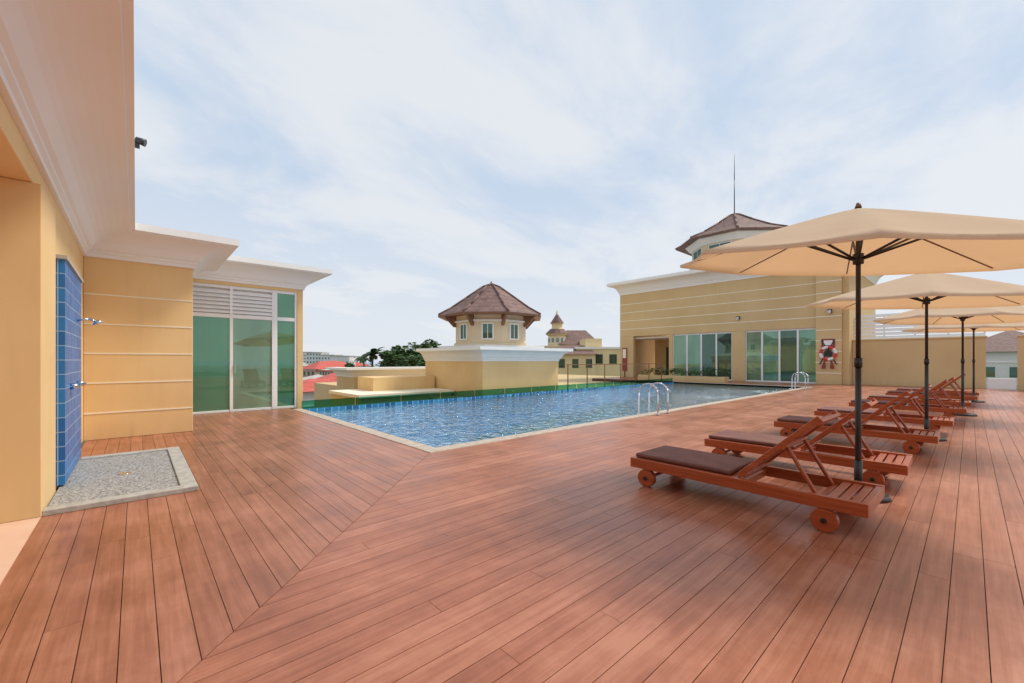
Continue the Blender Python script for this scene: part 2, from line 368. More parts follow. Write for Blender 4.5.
# ---------------------------------------------------------------- left (near) building
nb=empty('shower_building')
mb=MB()
mb.box(-.95,-.65,6.2,10.2,0,3.1,stucco)
mb.box(-3.2,-.6,5.35,6.198,0,2.86,stucco)
mb.box(-.95,-.652,-9,6.198,2.862,3.1,stucco)
mb.box(-.648,.8,9.9,10.2,0,3.1,stucco)
mb.box(.5,.8,10.202,12.85,0,3.1,stucco)
mb.box(-4.4,-4.2,-9,5.35,0,2.86,stucco)
mb.box(-3,-.6,-9.2,-9.0,0,3.1,stucco)
mb.box(-.95,-.65,-9,-2.5,0,2.86,stucco)
mb.build('walls',nb,.008)
mb=MB(); mb.box(-4.2,-.96,-9,5.348,2.862,2.95,noise_mat('porch_ceiling_paint',(.6,.5,.4),(.65,.55,.45),1,.9)); mb.build('porch_ceiling',nb)
mb=MB(); mb.box(-4.2,-.604,-9,5.348,-.3,.004,peach); mb.build('porch_floor',nb)
mb=MB(); mb.box(-4.4,-.63,-9,12.8,3.56,3.6,roofm); mb.box(-.63,.8,9.92,12.8,3.56,3.6,roofm); mb.build('roof',nb)
sweep('cornice',[(-.65,-9),(-.65,9.9),(.8,9.9),(.8,12.2)],[(1,0),(0,-1),(1,0)],cornice(3.08,3.62,.64),white,nb)
mb=MB()
for z in (.44,.95,1.45,1.95,2.45): mb.box(-.645,.79,9.892,9.899,z,z+.022,stripe)
mb.build('wall_bands',nb)
mb=MB(); mb.box(-.02,.03,5.96,6.0,3.62,3.68,black); mb.cyl((.0,5.97,3.7),(.075,5.95,3.68),.03,.04,black); mb.build('floodlight',nb)
sh=empty('outdoor_shower'); mb=MB()
mb.box(-.648,-.55,6.35,8.1,.05,2.4,blueYZ); mb.build('tiled_panel',sh)
mb=MB(); mb.box(-.648,-.548,6.34,6.349,.05,2.4,blueXZ); mb.build('panel_end',sh)
mb=MB(); mb.box(-.65,-.53,6.32,8.12,2.401,2.44,gran2); mb.build('cap',sh)
mb=MB()
for yy in (7.6,):
    mb.tube([(-.55,yy,1.85),(-.45,yy,1.88),(-.38,yy,1.85)],.012,steel); mb.cyl((-.38,yy,1.86),(-.36,yy,1.82),.025,.065,steel)
for yy in (6.85,7.6):
    mb.cyl((-.55,yy,1.05),(-.49,yy,1.05),.035,.03,steel); mb.box(-.5,-.47,yy-.05,yy+.05,1.04,1.06,steel)
mb.build('shower_heads_and_taps',sh)
mb=MB()
mb.box(-.59,.34,5.5,7.86,.0,.03,granite)
mb.build('pebble_tray',sh)
mb=MB(); mb.box(-.6,.48,5.36,5.5,0,.05,gran2); mb.box(.34,.48,5.502,7.86,0,.05,gran2); mb.box(-.54,.48,7.862,8.0,0,.05,gran2); mb.build('tray_kerb',sh,.006)
mb=MB(); mb.cyl((-.1,6.6,.03),(-.1,6.6,.034),.06,.06,steel,20); mb.build('floor_drain',sh)

# ---------------------------------------------------------------- glass-door building
gb=empty('glass_door_building')
Yf=12.85
mb=MB()
mb.box(3.40,3.55,Yf,20,-.3,3.4,stucco); mb.box(.8,3.398,Yf,Yf+.2,3.28,3.4,stucco); mb.box(.802,.93,Yf,Yf+.2,0,3.278,stucco); mb.box(.6,3.4,19.8,20,-.3,3.4,stucco)
mb.build('walls',gb,.006)
mb=MB(); mb.box(.4,3.5,12.9,19.9,3.86,3.9,roofm); mb.build('roof',gb)
sweep('cornice',[(-.9,Yf),(3.55,Yf),(3.55,20)],[(0,-1),(1,0)],cornice(3.36,3.93,.62),white,gb)
mb=MB()
for a,b in ((.93,1.0),(1.8,1.87),(2.77,2.9),(3.34,3.398)): mb.box(a,b,Yf+.02,Yf+.1,.0,3.278,whitep)
for a,b in ((1.0,1.8),(1.87,2.77),(2.9,3.34)):
    mb.box(a,b,Yf+.03,Yf+.09,0,.06,whitep); mb.box(a,b,Yf+.03,Yf+.09,2.44,2.54,whitep); mb.box(a,b,Yf+.03,Yf+.09,3.2,3.278,whitep)
mb.box(1.9,1.92,Yf-.02,Yf+.01,1.0,1.25,steel)
mb.build('door_frames',gb,.004)
mb=MB()
for a,b in ((1.0,1.8),(1.87,2.77)):
    z=2.56
    while z<3.16:
        mb.hexa([(a,Yf+.02,z),(b,Yf+.02,z),(b,Yf+.06,z+.07),(a,Yf+.06,z+.07),(a,Yf+.02,z+.02),(b,Yf+.02,z+.02),(b,Yf+.06,z+.09),(a,Yf+.06,z+.09)],whitep); z+=.1
mb.box(1,2.77,Yf+.12,Yf+.14,2.5,3.25,whitep); mb.build('louvres',gb)
mb=MB()
mb.box(1.0,1.8,Yf+.055,Yf+.065,.06,2.44,paneG); mb.box(1.87,2.77,Yf+.055,Yf+.065,.06,2.44,paneL)
mb.box(2.9,3.34,Yf+.055,Yf+.065,.06,2.44,paneG); mb.box(2.9,3.34,Yf+.055,Yf+.065,2.54,3.2,paneG)
mb.build('glass_panes',gb)
pod=empty('hotel_podium'); mb=MB()
mb.box(-8,3.15,-16,20,-14,-.31,stucco2); mb.box(3.152,32,-16,PY1+.17,-14,-1.3,stucco2); mb.box(3.152,34,PY1+.19,13.6,-14,-.12,weir)
mb.box(9,34,13.6,30,-14,-.2,stucco2)
mb.build('podium_walls',pod)

# ---------------------------------------------------------------- pavilion tower
def windowset(mb,c,n,rot,r,z0,z1,w,faces,glass,trim):
    for k in faces:
        t=rot+2*math.pi*(k+.5)/n; rr=r*math.cos(math.pi/n)
        M=Matrix.Translation((c[0]+rr*math.cos(t),c[1]+rr*math.sin(t),0))@Matrix.Rotation(t,4,'Z')
        mb.box(-.05,.02,-w/2,w/2,z0,z1,glass,M)
        for a,b,q,s in ((-w/2-.06,-w/2,z0-.06,z1+.06),(w/2,w/2+.06,z0-.06,z1+.06),(-w/2,w/2,z1,z1+.06),(-w/2,w/2,z0-.06,z0)):
            mb.box(-.05,.05,a,b,q,s,trim,M)
        mb.box(-.04,.035,-.015,.015,z0,z1,trim,M)
pt=empty('pavilion_tower',(0,0,0))
C=(12.45,15.2)
mb=MB(); mb.box(10.2,14.7,13.0,17.4,-.4,1.36,stucco); mb.build('base_block',pt,.01)
sweep('base_cornice',[(10.2,17.4),(10.2,13.0),(14.7,13.0),(14.7,17.4)],[(-1,0),(0,-1),(1,0)],cornice(1.3,1.88,.5),white,pt)
mb=MB(); mb.box(9.75,15.15,12.55,17.4,1.84,1.87,roofm); mb.box(10.7,14.3,13.5,17,1.87,2.0,white); mb.build('base_roof',pt)
rot=R(22.5)
mb=MB(); mb.ring([(1.78,1.95),(1.78,2.1),(1.7,2.12),(1.7,3.5)],stucco3,8,rot,C); mb.ring([(1.76,3.05),(1.78,3.05),(1.78,3.12),(1.76,3.12)],white,8,rot,C)
windowset(mb,C,8,rot,1.7,2.3,2.92,.42,range(8),paneD,white)
for k in range(8):
    t=rot+2*math.pi*k/8
    M=Matrix.Translation((C[0],C[1],0))@Matrix.Rotation(t,4,'Z')
    mb.hexa([(1.68,-.05,2.85),(1.8,-.05,2.85),(1.8,.05,2.85),(1.68,.05,2.85),(1.68,-.05,3.45),(2.3,-.05,3.38),(2.3,.05,3.38),(1.68,.05,3.45)],fencewood,M)
mb.build('octagonal_walls',pt)
mb=MB(); mb.ring([(1.7,3.40),(2.45,3.32),(2.5,3.32),(2.5,3.38),(1.9,3.72),(1.2,4.22),(.45,4.75),(.0001,4.93)],brownroof,8,rot,C)
mb.ring([(2.2,3.34),(2.51,3.28),(2.53,3.34),(2.3,3.38)],fencewood,8,rot,C)
for k in range(8):
    t=rot+2*math.pi*k/8; q=[(2.5,3.38),(1.9,3.72),(1.2,4.22),(.45,4.75),(0.02,4.93)]
    mb.tube([(C[0]+r*math.cos(t),C[1]+r*math.sin(t),z+.02) for r,z in q],.05,brownroof,6)
mb.cyl((C[0],C[1],4.88),(C[0],C[1],5.08),.08,.02,fencewood,8)
mb.build('octagonal_roof',pt)

# ---------------------------------------------------------------- far building
fb=empty('poolside_building'); Xf=28.7; H=6.6
mb=MB()
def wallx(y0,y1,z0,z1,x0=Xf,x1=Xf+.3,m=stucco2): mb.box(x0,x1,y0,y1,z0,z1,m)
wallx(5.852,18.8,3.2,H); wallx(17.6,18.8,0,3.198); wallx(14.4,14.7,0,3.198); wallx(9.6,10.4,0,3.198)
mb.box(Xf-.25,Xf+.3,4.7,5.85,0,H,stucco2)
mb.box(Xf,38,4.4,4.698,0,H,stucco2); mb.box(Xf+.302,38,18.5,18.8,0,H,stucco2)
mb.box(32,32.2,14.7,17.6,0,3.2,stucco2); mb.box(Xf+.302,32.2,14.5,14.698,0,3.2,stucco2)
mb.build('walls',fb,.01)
mb=MB(); mb.box(Xf+.3,38,4.7,18.5,H+.55,H+.6,roofm); mb.box(Xf+.302,32,14.7,18.5,3.0,3.1,white); mb.box(Xf+.3,38,4.7,18.5,-.1,.0,peach); mb.build('slabs',fb)
sweep('cornice',[(38,18.8),(Xf,18.8),(Xf,4.4),(38,4.4)],[(0,1),(-1,0),(0,-1)],cornice(H-.1,H+.85,.75),white,fb)
mb=MB()
for z in (3.75,4.4,5.05,5.7): mb.box(Xf-.012,Xf-.002,5.86,18.79,z,z+.045,stripe)
for z in (3.75,4.4,5.05,5.7,.6,1.2,1.8,2.4,3.0): mb.box(Xf-.262,Xf-.252,4.7,5.85,z,z+.045,stripe)
mb.build('wall_bands',fb)
mb=MB(); gl=MB()
for a,b,n in ((5.85,9.6,4),(10.4,14.4,4)):
    w=(b-a)/n
    for k in range(n+1): 
        c=a+w*k; mb.box(Xf+.08,Xf+.16,max(a,c-.05),min(b,c+.05),0,3.198,whitep)
    for k in range(n):
        y0=a+w*k+.05; y1=a+w*(k+1)-.05
        mb.box(Xf+.09,Xf+.15,y0,y1,0,.08,whitep); mb.box(Xf+.09,Xf+.15,y0,y1,3.1,3.198,whitep)
        gl.box(Xf+.115,Xf+.125,y0,y1,.08,3.1,{0:paneF,1:paneD,2:paneF,3:paneL}[k] if a<6 else {0:paneD,1:paneD,2:paneF,3:paneL}[k])
gl.box(31.95,31.99,15.2,16.6,0,2.4,paneD)
mb.build('door_frames',fb); gl.build('glass_panes',fb)
mb=MB()
for yy,xx in ((10.0,Xf),(5.2,Xf-.26)):
    mb.box(xx-.12,xx-.01,yy-.1,yy+.1,3.95,4.15,black); mb.cyl((xx-.12,yy,4.05),(xx-.22,yy,4.0),.07,.09,whitep)
mb.build('wall_lamps',fb)
sg=empty('poolside_sign'); mb=MB(); mb.box(Xf-.08,Xf-.03,18.15,18.55,.5,2.3,dirtred); mb.box(Xf-.09,Xf-.081,18.2,18.5,1.5,2.2,stripe); mb.build('sign_board',sg,.01)
mb=MB(); mb.cyl((Xf-.055,18.35,0),(Xf-.055,18.35,.5),.03,.03,black); mb.build('sign_post',sg)
lb=empty('lifebuoy',(Xf-.32,5.28,1.72)); mb=MB()
n=32
for k in range(n):
    for j in range(10):
        def P(k,j):
            t=2*math.pi*k/n; p=2*math.pi*j/10; r=.34+.075*math.cos(p); return (.075*math.sin(p),r*math.cos(t),r*math.sin(t))
        mb.face([P(k,j),P(k+1,j),P(k+1,j+1),P(k,j+1)],redp if (k//4)%2==0 else whitep,sm=True)
mb.build('ring',lb)
mb=MB(); mb.box(.03,.05,-.3,.3,.3,.8,dirtred); mb.box(.02,.029,-.2,.2,.45,.72,whitep)
mb.cyl((.0,-.38,-.6),(.0,.3,.75),.025,.025,black); mb.cyl((.0,.38,-.6),(.0,-.3,.75),.025,.025,black)
mb.cyl((.02,0,0),(.05,0,0),.2,.2,black)
for s in (-1,1): mb.hexa([(-.02,s*.2-.1,-.85),(.0,s*.2-.1,-.85),(.0,s*.2+.1,-.85),(-.02,s*.2+.1,-.85),(-.02,s*.15-.03,-.4),(0,s*.15-.03,-.4),(0,s*.15+.03,-.4),(-.02,s*.15+.03,-.4)],dirtred)
mb.build('backing_board_and_rope',lb)
rt=empty('roof_lantern_tower'); C2=(34.2,12.2)
mb=MB(); mb.ring([(3.2,7.1),(3.2,8.6),(3.0,8.62),(3.0,10.6)],stucco3,8,rot,C2); mb.ring([(3.15,9.9),(3.5,10.3),(3.5,10.4),(3.0,10.4)],white,8,rot,C2); mb.ring([(3.05,8.6),(3.3,8.75),(3.3,8.9),(3.0,8.95)],white,8,rot,C2)
windowset(mb,C2,8,rot,3.0,9.05,9.8,1.5,range(8),paneD,white); mb.build('lantern_walls',rt)
mb=MB(); mb.ring([(3.0,10.4),(4.2,10.28),(4.25,10.35),(3.0,10.9),(1.6,11.7),(.5,12.4),(.0001,12.6)],brownroof,8,rot,C2)
for k in range(8):
    t=rot+2*math.pi*k/8; q=[(4.25,10.35),(3.0,10.9),(1.6,11.7),(.5,12.4),(.0,12.6)]
    mb.tube([(C2[0]+r*math.cos(t),C2[1]+r*math.sin(t),z+.02) for r,z in q],.08,brownroof,6)
mb.build('lantern_roof',rt)
mb=MB(); mb.cyl((C2[0],C2[1],12.5),(C2[0]+0,C2[1],15.2),.04,.03,black,8); mb.cyl((C2[0],C2[1],15.2),(C2[0],C2[1],17.3),.03,.012,black,8); mb.build('lightning_rod',rt)

# ---------------------------------------------------------------- terrace wall + louvre screen
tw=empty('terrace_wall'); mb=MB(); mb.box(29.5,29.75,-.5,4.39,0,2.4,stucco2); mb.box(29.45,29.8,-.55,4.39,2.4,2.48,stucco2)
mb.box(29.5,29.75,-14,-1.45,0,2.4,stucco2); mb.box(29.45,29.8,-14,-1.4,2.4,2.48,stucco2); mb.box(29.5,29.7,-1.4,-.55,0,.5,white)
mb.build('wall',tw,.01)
ls=empty('white_louvre_screen'); mb=MB(); z=2.5
while z<3.72:
    mb.hexa([(30.0,-.5,z),(30.08,-.5,z+.12),(30.08,4.39,z+.12),(30.0,4.39,z),(30.0,-.5,z+.03),(30.08,-.5,z+.15),(30.08,4.39,z+.15),(30.0,4.39,z+.03)],whitep); z+=.2
yy=-.5
while yy<4.4: mb.box(30.1,30.18,yy,yy+.06,0,3.85,steel); yy+=1.2
mb.build('slats_and_posts',ls)

# ---------------------------------------------------------------- sun loungers
def lounger_mesh():
    mb=MB(); W=.74
    for x0 in (0,W-.05): mb.box(x0,x0+.05,0,2.0,.185,.285,lwoodY)
    mb.box(.052,W-.052,0,.05,.185,.28,lwoodX); mb.box(.052,W-.052,1.95,2.0,.185,.28,lwoodX); mb.box(.052,W-.052,.88,.93,.19,.25,lwoodX)
    n=9
    for k in range(n):
        x=.06+k*(W-.12-.055)/(n-1); mb.box(x,x+.055,.93,1.948,.255,.283,lwoodY)
    mb.box(.052,W-.052,.3,.345,.195,.235,lwoodX)
    for k in range(3): mb.box(.052,W-.052,.06+k*.075,.12+k*.075,.25,.268,lwoodX)
    Lb=.84; M=Matrix.Translation((0,.9,.29))@Matrix.Rotation(-R(44),4,'X')
    for x0 in (.055,W-.105): mb.box(x0,x0+.05,-Lb,0,-.005,.04,lwoodY,M)
    n=9
    for k in range(n):
        x=.112+k*(W-.224-.05)/(n-1); mb.box(x,x+.05,-Lb+.03,-.02,.012,.03,lwoodY,M)
    for yy in (-Lb,-.5,-.08): mb.box(.056,W-.056,yy,yy+.06,-.02,.011,lwoodX,M)
    for x0 in (.12,W-.12):
        a=M@Vector((x0,-.48,-.005)); b=Vector((x0,.32,.215)); mb.cyl(a,b,.018,.018,lwoodY,8)
    mb.cyl((.1,.32,.215),(W-.1,.32,.215),.014,.014,lwoodX,8)
    for yy in (.27,1.82):
        for x0,x1 in ((.004,.07),(W-.07,W-.004)):
            mb.cyl((x0,yy,.092),(x1,yy,.092),.092,.092,lwoodY,28); mb.cyl((x0-.012,yy,.092),(x0,yy,.092),.022,.022,black,12)
            mb.box((x0+x1)/2-.02,(x0+x1)/2+.02,yy-.04,yy+.04,.1,.19,lwoodY)
        mb.cyl((.05,yy,.092),(W-.05,yy,.092),.018,.018,lwoodX,8)
    o=mb.build('frame_and_backrest',None,.005)
    cb=MB(); cb.box(.05,W-.05,.98,1.97,.286,.332,cush)
    c=cb.build('seat_cushion',None,.018)
    return o,c
fo,co=lounger_mesh()
posts=[(3.98,.5),(5.75,.42),(8.25,.3),(10.55,.2),(13.3,.05),(15.5,-.02),(18.1,-.15),(20.3,-.2)]
for i,(x,yv) in enumerate(posts):
    e=empty('sun_lounger',(x,yv,0)); e.rotation_euler=(0,0,R(random.uniform(-1.2,1.2)))
    if i==0: f,c=fo,co
    else:
        f=fo.copy(); c=co.copy(); S.collection.objects.link(f); S.collection.objects.link(c)
    f.parent=e; c.parent=e
# ---------------------------------------------------------------- umbrellas
def umbrella(x,y,rotz,tx=0,ty=0,r=1.7):
    e=empty('patio_umbrella',(x,y,0))
    mb=MB(); zr=2.35; za=2.87; sub=6; rad=8
    def tilt(p):
        p=Vector(p); c,s=math.cos(rotz),math.sin(rotz); p=Vector((p.x*c-p.y*s,p.x*s+p.y*c,p.z)); p.z+=p.x*tx+p.y*ty; return p
    def pt(k,s,t):
        a0=2*math.pi*k/8; a1=2*math.pi*(k+1)/8; f=s/sub
        p=Vector((math.cos(a0),math.sin(a0),0)).lerp(Vector((math.cos(a1),math.sin(a1),0)),f)
        q=t/rad; z=za-(za-zr)*(q**1.08)
        sag=math.sin(math.pi*f)*.08*q
        p=p*r*q*(1-.03*math.sin(math.pi*f)*q); return tilt((p.x,p.y,z-sag*.6+ (.04*math.sin(math.pi*f) if t==rad else 0)))
    for k in range(8):
        for t in range(1,rad):
            for s in range(sub): mb.face([pt(k,s,t),pt(k,s,t+1),pt(k,s+1,t+1),pt(k,s+1,t)],canvas,sm=True)
        for s in range(sub): mb.face([(0,0,za),pt(k,s,1),pt(k,s+1,1)],canvas,sm=True)
        for s in range(sub):
            a=Vector(pt(k,s,rad));b=Vector(pt(k,s+1,rad)); d=Vector((0,0,-.035))
            mb.face([a,b,b+d,a+d],canvas,sm=True)
    bmesh.ops.remove_doubles(mb.bm,verts=mb.bm.verts,dist=.0005)
    mb.build('canopy',e,norm=True)
    mb=MB()
    for k in range(8):
        a=2*math.pi*k/8; c,s=math.cos(a),math.sin(a)
        mb.cyl(tilt((.04*c,.04*s,za-.05)),tilt((r*c*.985,r*s*.985,zr-.005)),.009,.007,fencewood,6)
        mb.cyl((.05*math.cos(a+rotz),.05*math.sin(a+rotz),2.36),tilt((.66*c,.66*s,zr+.27)),.012,.012,black,6)
    mb.build('ribs_and_struts',e)
    mb=MB(); mb.cyl((0,0,.04),(0,0,1.35),.026,.026,black); mb.cyl((0,0,1.35),(0,0,za),.021,.021,black); mb.cyl((0,0,1.28),(0,0,1.37),.034,.034,black); mb.cyl((0,0,2.31),(0,0,2.41),.045,.045,black); mb.cyl((0,0,za-.08),(0,0,za-.02),.055,.055,black); mb.cyl((0,0,za+.0),(0,0,za+.05),.03,.015,fencewood)
    mb.cyl((0,0,.05),(0,0,.35),.034,.034,black); mb.build('pole',e)
    mb=MB(); mb.cyl((0,0,0),(0,0,.045),.25,.23,black,32); mb.cyl((0,0,.045),(0,0,.07),.1,.06,black,24); mb.build('base_plate',e)
umbrella(5.35,.75,R(12),.065,.12); umbrella(10.05,.5,R(5),.03,.06); umbrella(15,.12,R(20),.0,.03); umbrella(20,-.08,R(8),.01,.02)

# ---------------------------------------------------------------- surroundings
def ground_mat():
    m,nt,b=newmat('town_ground')
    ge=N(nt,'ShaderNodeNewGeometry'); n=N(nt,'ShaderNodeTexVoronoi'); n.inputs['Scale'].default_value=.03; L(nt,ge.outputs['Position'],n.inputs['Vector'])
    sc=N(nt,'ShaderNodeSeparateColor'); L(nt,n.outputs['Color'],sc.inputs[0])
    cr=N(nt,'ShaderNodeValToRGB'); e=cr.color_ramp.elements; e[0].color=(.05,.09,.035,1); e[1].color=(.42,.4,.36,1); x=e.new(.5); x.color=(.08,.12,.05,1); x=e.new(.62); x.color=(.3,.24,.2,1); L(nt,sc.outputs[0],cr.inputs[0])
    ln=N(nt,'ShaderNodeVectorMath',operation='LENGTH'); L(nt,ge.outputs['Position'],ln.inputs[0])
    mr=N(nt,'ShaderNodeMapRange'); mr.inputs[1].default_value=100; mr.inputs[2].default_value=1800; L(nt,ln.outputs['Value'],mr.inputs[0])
    mx=N(nt,'ShaderNodeMix',data_type='RGBA'); L(nt,mr.outputs[0],mx.inputs[0]); L(nt,cr.outputs[0],mx.inputs[6]); mx.inputs[7].default_value=(.42,.5,.6,1); L(nt,mx.outputs[2],b.inputs['Base Color']); b.inputs['Roughness'].default_value=.9  # distance haze painted into the base colour, fading to pale blue
    return m
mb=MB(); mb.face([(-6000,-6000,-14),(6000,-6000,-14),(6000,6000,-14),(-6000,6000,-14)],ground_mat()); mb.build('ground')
w1=empty('hotel_wing'); mb=MB(); mb.box(8.4,15,21.5,24,-14,.55,stucco2); mb.build('walls',w1)
sweep('cornice',[(8.4,24),(8.4,21.5),(15,21.5)],[(-1,0),(0,-1)],cornice(.45,.95,.6),white,w1)
mb=MB(); mb.box(7.9,15,21,24,.9,.93,roofm); mb.build('roof',w1)
w2=empty('hotel_wing'); mb=MB(); mb.box(6.1,10.1,15.0,18,-14,-.05,stucco); mb.box(6.0,10.15,14.9,18.1,-.05,.07,stripe); mb.box(7.2,10.1,16.4,18,.07,.62,stucco); mb.build('walls_and_parapet',w2)
def uv(u,d):
    k=(u-512)/415; lat=k*d; return (d*.6715+lat*.741, d*.741-lat*.6715)
def house(x,y,w,d,z0,z1,wall,roof,rotz=0,hip=2.5,name='town_house'):
    e=empty(name,(x,y,0)); e.rotation_euler=(0,0,rotz); mb=MB(); mb.box(-w/2,w/2,-d/2,d/2,z0,z1,wall)
    fl=z0+1
    while fl<z1-1.6:
        k=-w/2+1
        while k<w/2-1.2: mb.box(k,k+1.1,-d/2-.04,-d/2+.05,fl,fl+1.4,paneD); k+=2.4
        k=-d/2+1
        while k<d/2-1.2: mb.box(-w/2-.04,-w/2+.05,k,k+1.1,fl,fl+1.4,paneD); k+=2.4
        mb.box(-w/2-.12,w/2+.12,-d/2-.12,d/2+.12,fl+2.0,fl+2.15,white); fl+=3
    mb.build('walls',e)
    mb=MB(); o=.6
    if hip:
        a=w/2+o;b=d/2+o; q=max(.1,a-b) if a>b else .1; q2=max(.1,b-a) if b>a else .1
        B=[(-a,-b,z1),(a,-b,z1),(a,b,z1),(-a,b,z1)]; T=[(-q,-q2,z1+hip),(q,-q2,z1+hip),(q,q2,z1+hip),(-q,q2,z1+hip)]
        mb.hexa(B+T,roof)
    else: mb.box(-w/2-.3,w/2+.3,-d/2-.3,d/2+.3,z1,z1+.5,roof)
    mb.build('roof',e)
cols=[noise_mat('render_white',(.6,.6,.58),(.7,.69,.67),.3,.9),noise_mat('render_sand',(.5,.42,.3),(.6,.5,.38),.3,.9),noise_mat('render_pink',(.5,.3,.26),(.58,.38,.32),.3,.9)]
rfs=[redroof,brownroof,redroof,concrete]
x,y=uv(318,62); house(x,y,11,9,-14,-2.9,cols[0],redroof,R(10),1.5)
x,y=uv(330,48); house(x,y,8,7,-14,-5.6,cols[2],redroof,R(0),1.5)
x,y=uv(352,75); house(x,y,10,9,-14,-2,cols[1],redroof,R(-15),2)
for _ in range(60):
    u=random.uniform(290,640) ; d=random.uniform(85,420); x,y=uv(u,d)
    house(x,y,random.uniform(9,18),random.uniform(8,12),-14,random.uniform(-8,-1.5),random.choice(cols),random.choice(rfs),random.uniform(-.5,.5),random.choice([0,2,2.6]))
for u,d,w,z in ((318,330,12,7),(331,330,16,5),(350,500,18,5),(600,300,20,7),(343,260,9,3.5),(310,420,18,9)):
    x,y=uv(u,d); house(x,y,w,12,-14,z,cols[0],concrete,.8,0,'apartment_block')
for u,d in ((1010,60),(1060,70),(1120,80)):
    x,y=uv(u,d); house(x,y,12,12,-14,2.5,cols[0],brownroof,.1,3.2)
def tree(x,y,h,cr,n=2000,leaf=.34,z0=-14):
    e=empty('broadleaf_tree',(x,y,z0)); mb=MB(); top=h-cr*1.1
    mb.cyl((0,0,0),(.2,.1,top),.35,.2,bark,10)
    cs=[]
    for k in range(13):
        a=random.uniform(0,6.28); rr=random.uniform(.2,1)*cr; c=Vector((rr*math.cos(a),rr*math.sin(a),top+random.uniform(-.6,1.0)*cr)); cs.append(c)
        mb.cyl((.2,.1,top*.85),c,.12,.03,bark,6)
    mb.build('trunk_and_limbs',e); mb=MB()
    for c in cs:
        s=random.uniform(.25,.45)*cr; leaves(mb,c,(s,s,s*.75),n//13,leaf,[leafm] if random.random()<.5 else [leafd,leafm],hollow=.3)
    mb.build('crown',e,norm=False)
for u,d,h,c in ((405,62,17.8,3.0),(418,70,18.2,3.2),(392,66,16.6,2.6),(410,58,16.2,3),(345,110,14.6,3)):
    x,y=uv(u,d); tree(x,y,h,c)
def palm(x,y,h,z0=-14):
    e=empty('palm_tree',(x,y,z0)); mb=MB(); mb.cyl((0,0,0),(.3,.2,h),.25,.15,bark,8); mb.build('trunk',e); mb=MB()
    for k in range(16):
        a=k*.39+random.random()*.2; el=random.uniform(.1,1.1); d=Vector((math.cos(a),math.sin(a),0)); s=Vector((-math.sin(a),math.cos(a),0)); p=Vector((.3,.2,h)); v=d*math.cos(el)+Vector((0,0,math.sin(el)))
        for j in range(9):
            q=p+v*.26; v=(v+Vector((0,0,-.16))).normalized(); w=.4*math.sin((j+1)/10*math.pi)+.05
            for sg in (-1,1): mb.face([p,q,q+s*sg*w+Vector((0,0,-.25*w))+v*.2,p+s*sg*w*.9+Vector((0,0,-.25*w))+v*.1],leafd)
            p=q
    mb.build('fronds',e,norm=False)
x,y=uv(371,60); palm(x,y,16.0); x,y=uv(363,90); palm(x,y,15.6)
dt=MB()
for _ in range(260):
    u=random.uniform(250,660); d=random.uniform(110,600); x,y=uv(u,d)
    leaves(dt,(x,y,-9+random.uniform(-2,5)),(5,5,4),45,1.1,[leafd,leafm],hollow=.3)
dt.build('distant_tree_mass',norm=False)
cs=empty('castle_style_building'); yel=noise_mat('yellow_render',(.7,.55,.3),(.78,.63,.38),.4,.9)
x,y=uv(557,70); mb=MB(); c=(x,y)
mb.ring([(1.7,-14),(1.7,3.2),(2.0,3.4),(2.0,3.7),(1.6,3.8),(1.5,5.4),(1.9,5.6),(1.9,5.8),(1.2,6.5),(.9,6.7),(.9,7.4),(1.15,7.5),(.3,8.8),(.02,9.8)],yel,12,0,c)
windowset(mb,c,12,0,1.55,4.1,5.0,.45,range(12),paneD,white); mb.build('round_tower',cs)
mb=MB(); mb.ring([(1.95,5.8),(2.0,5.75),(1.2,6.55),(1.15,6.5)],brownroof,12,0,c); mb.ring([(1.2,7.5),(.33,8.8),(.05,9.4)],brownroof,12,0,c); mb.build('tower_roofs',cs)
def gable(mb,x,y,w,d,z0,z1,hr,rz,wall,roof):
    M=Matrix.Translation((x,y,0))@Matrix.Rotation(rz,4,'Z'); mb.box(-w/2,w/2,-d/2,d/2,z0,z1,wall,M); o=.5
    mb.hexa([(-w/2-o,-d/2-o,z1),(w/2+o,-d/2-o,z1),(w/2+o,d/2+o,z1),(-w/2-o,d/2+o,z1),(-w/2*.55,-.05,z1+hr),(w/2*.55,-.05,z1+hr),(w/2*.55,.05,z1+hr),(-w/2*.55,.05,z1+hr)],roof,M)
    for k in range(int(w//2)): mb.box(-w/2+.6+k*2,-w/2+1.5+k*2,-d/2-.05,-d/2+.05,z1-2,z1-.7,paneD,M)
mb=MB(); 
for u,d,w,dd,z1,hr in ((576,72,6,7,3.9,2.6),(540,72,7,7,2.2,1.6),(572,64,6,6,2.2,1.4)):
    xx,yy=uv(u,d); gable(mb,xx,yy,w,dd,-14,z1,hr,R(-42),yel,brownroof)
xx,yy=uv(604,66); M=Matrix.Translation((xx,yy,0))@Matrix.Rotation(R(-42),4,'Z'); mb.box(-5,4,-4,4,-14,3.0,yel,M); mb.box(-5.2,4.2,-4.2,4.2,3.0,3.3,white,M); mb.box(-3.5,-1,-3,3,3.3,4.6,yel,M)
for k in range(4): mb.box(-4.3+k*2.1,-3.2+k*2.1,-4.05,-3.95,.8,2.2,paneD,M)
mb.build('gabled_wings',cs)

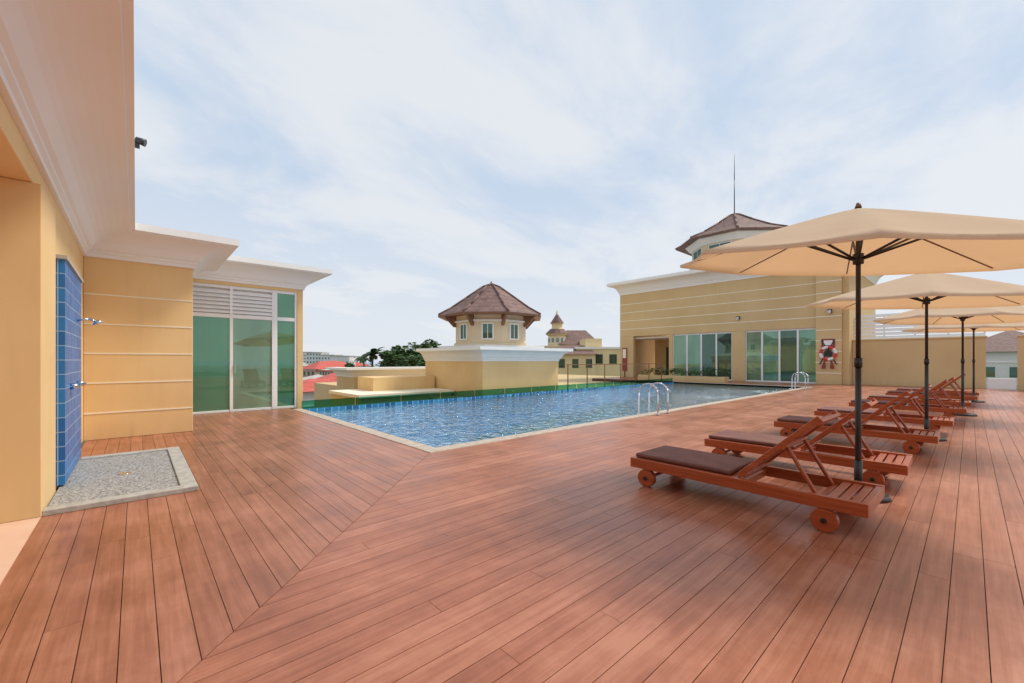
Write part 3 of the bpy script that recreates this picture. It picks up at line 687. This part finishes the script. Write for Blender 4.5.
# ---------------------------------------------------------------- light, sky
sv=Vector((1.9,-.85,2.6)).normalized(); el=math.asin(sv.z); az=math.atan2(sv.x,sv.y)
sl=bpy.data.lights.new('sun','SUN'); sl.energy=3.0; sl.angle=R(14); sl.color=(1,.94,.84)
so=bpy.data.objects.new('sun',sl); S.collection.objects.link(so); so.rotation_euler=sv.to_track_quat('Z','Y').to_euler()
w=bpy.data.worlds.new('World'); S.world=w; w.use_nodes=True; nt=w.node_tree; nt.nodes.clear()
o=N(nt,'ShaderNodeOutputWorld'); bg=N(nt,'ShaderNodeBackground'); bg.inputs[1].default_value=.1; L(nt,bg.outputs[0],o.inputs[0])
sk=N(nt,'ShaderNodeTexSky'); sk.sky_type='NISHITA'; sk.sun_disc=False; sk.sun_elevation=el; sk.sun_rotation=az; sk.air_density=1; sk.dust_density=1.5
tc=N(nt,'ShaderNodeTexCoord'); sp=N(nt,'ShaderNodeSeparateXYZ'); L(nt,tc.outputs['Generated'],sp.inputs[0])
zz=N(nt,'ShaderNodeMath',operation='MAXIMUM'); L(nt,sp.outputs[2],zz.inputs[0]); zz.inputs[1].default_value=0
za=N(nt,'ShaderNodeMath',operation='ADD'); L(nt,zz.outputs[0],za.inputs[0]); za.inputs[1].default_value=.22
dx=N(nt,'ShaderNodeMath',operation='DIVIDE'); L(nt,sp.outputs[0],dx.inputs[0]); L(nt,za.outputs[0],dx.inputs[1])
dy=N(nt,'ShaderNodeMath',operation='DIVIDE'); L(nt,sp.outputs[1],dy.inputs[0]); L(nt,za.outputs[0],dy.inputs[1])
cb=N(nt,'ShaderNodeCombineXYZ'); L(nt,dx.outputs[0],cb.inputs[0]); L(nt,dy.outputs[0],cb.inputs[1])
mp=N(nt,'ShaderNodeMapping'); mp.inputs['Rotation'].default_value=(0,0,R(-25)); mp.inputs['Scale'].default_value=(.6,1.0,1); mp.inputs['Location'].default_value=(.7,.3,0); L(nt,cb.outputs[0],mp.inputs[0])
n1=N(nt,'ShaderNodeTexNoise'); n1.inputs['Scale'].default_value=1.6; n1.inputs['Detail'].default_value=10; n1.inputs['Roughness'].default_value=.6; n1.inputs['Distortion'].default_value=.35; L(nt,mp.outputs[0],n1.inputs['Vector'])
mr=N(nt,'ShaderNodeMapRange'); mr.interpolation_type='SMOOTHSTEP'; mr.inputs[1].default_value=.34; mr.inputs[2].default_value=.60; mr.inputs[3].default_value=.1; mr.inputs[4].default_value=1.0; L(nt,n1.outputs['Fac'],mr.inputs[0])
hz=N(nt,'ShaderNodeMapRange'); hz.interpolation_type='SMOOTHSTEP'; hz.inputs[1].default_value=0; hz.inputs[2].default_value=.5; hz.inputs[3].default_value=.85; hz.inputs[4].default_value=0; L(nt,zz.outputs[0],hz.inputs[0])
mxx=N(nt,'ShaderNodeMath',operation='MAXIMUM'); L(nt,mr.outputs[0],mxx.inputs[0]); L(nt,hz.outputs[0],mxx.inputs[1])
cr=N(nt,'ShaderNodeValToRGB'); cr.color_ramp.elements[0].position=0; cr.color_ramp.elements[1].position=1; cr.color_ramp.elements[0].color=(.60,.735,.92,1); cr.color_ramp.elements[1].color=(.89,.925,.975,1); L(nt,mxx.outputs[0],cr.inputs[0])
vm=N(nt,'ShaderNodeVectorMath',operation='SCALE'); vm.inputs[3].default_value=9.4; L(nt,cr.outputs[0],vm.inputs[0])
mx=N(nt,'ShaderNodeMix',data_type='RGBA'); mx.inputs[0].default_value=.92; L(nt,sk.outputs[0],mx.inputs[6]); L(nt,vm.outputs[0],mx.inputs[7]); L(nt,mx.outputs[2],bg.inputs[0])
# ---------------------------------------------------------------- camera
cd=bpy.data.cameras.new('camera'); cam=bpy.data.objects.new('camera',cd); S.collection.objects.link(cam); S.camera=cam
cam.location=(0,0,1.35); cam.rotation_euler=(R(90),0,R(47.82-90)); cd.sensor_width=36; cd.lens=415/1024*36; cd.shift_y=(360-341.5)/1024; cd.clip_end=12000; cd.clip_start=.05
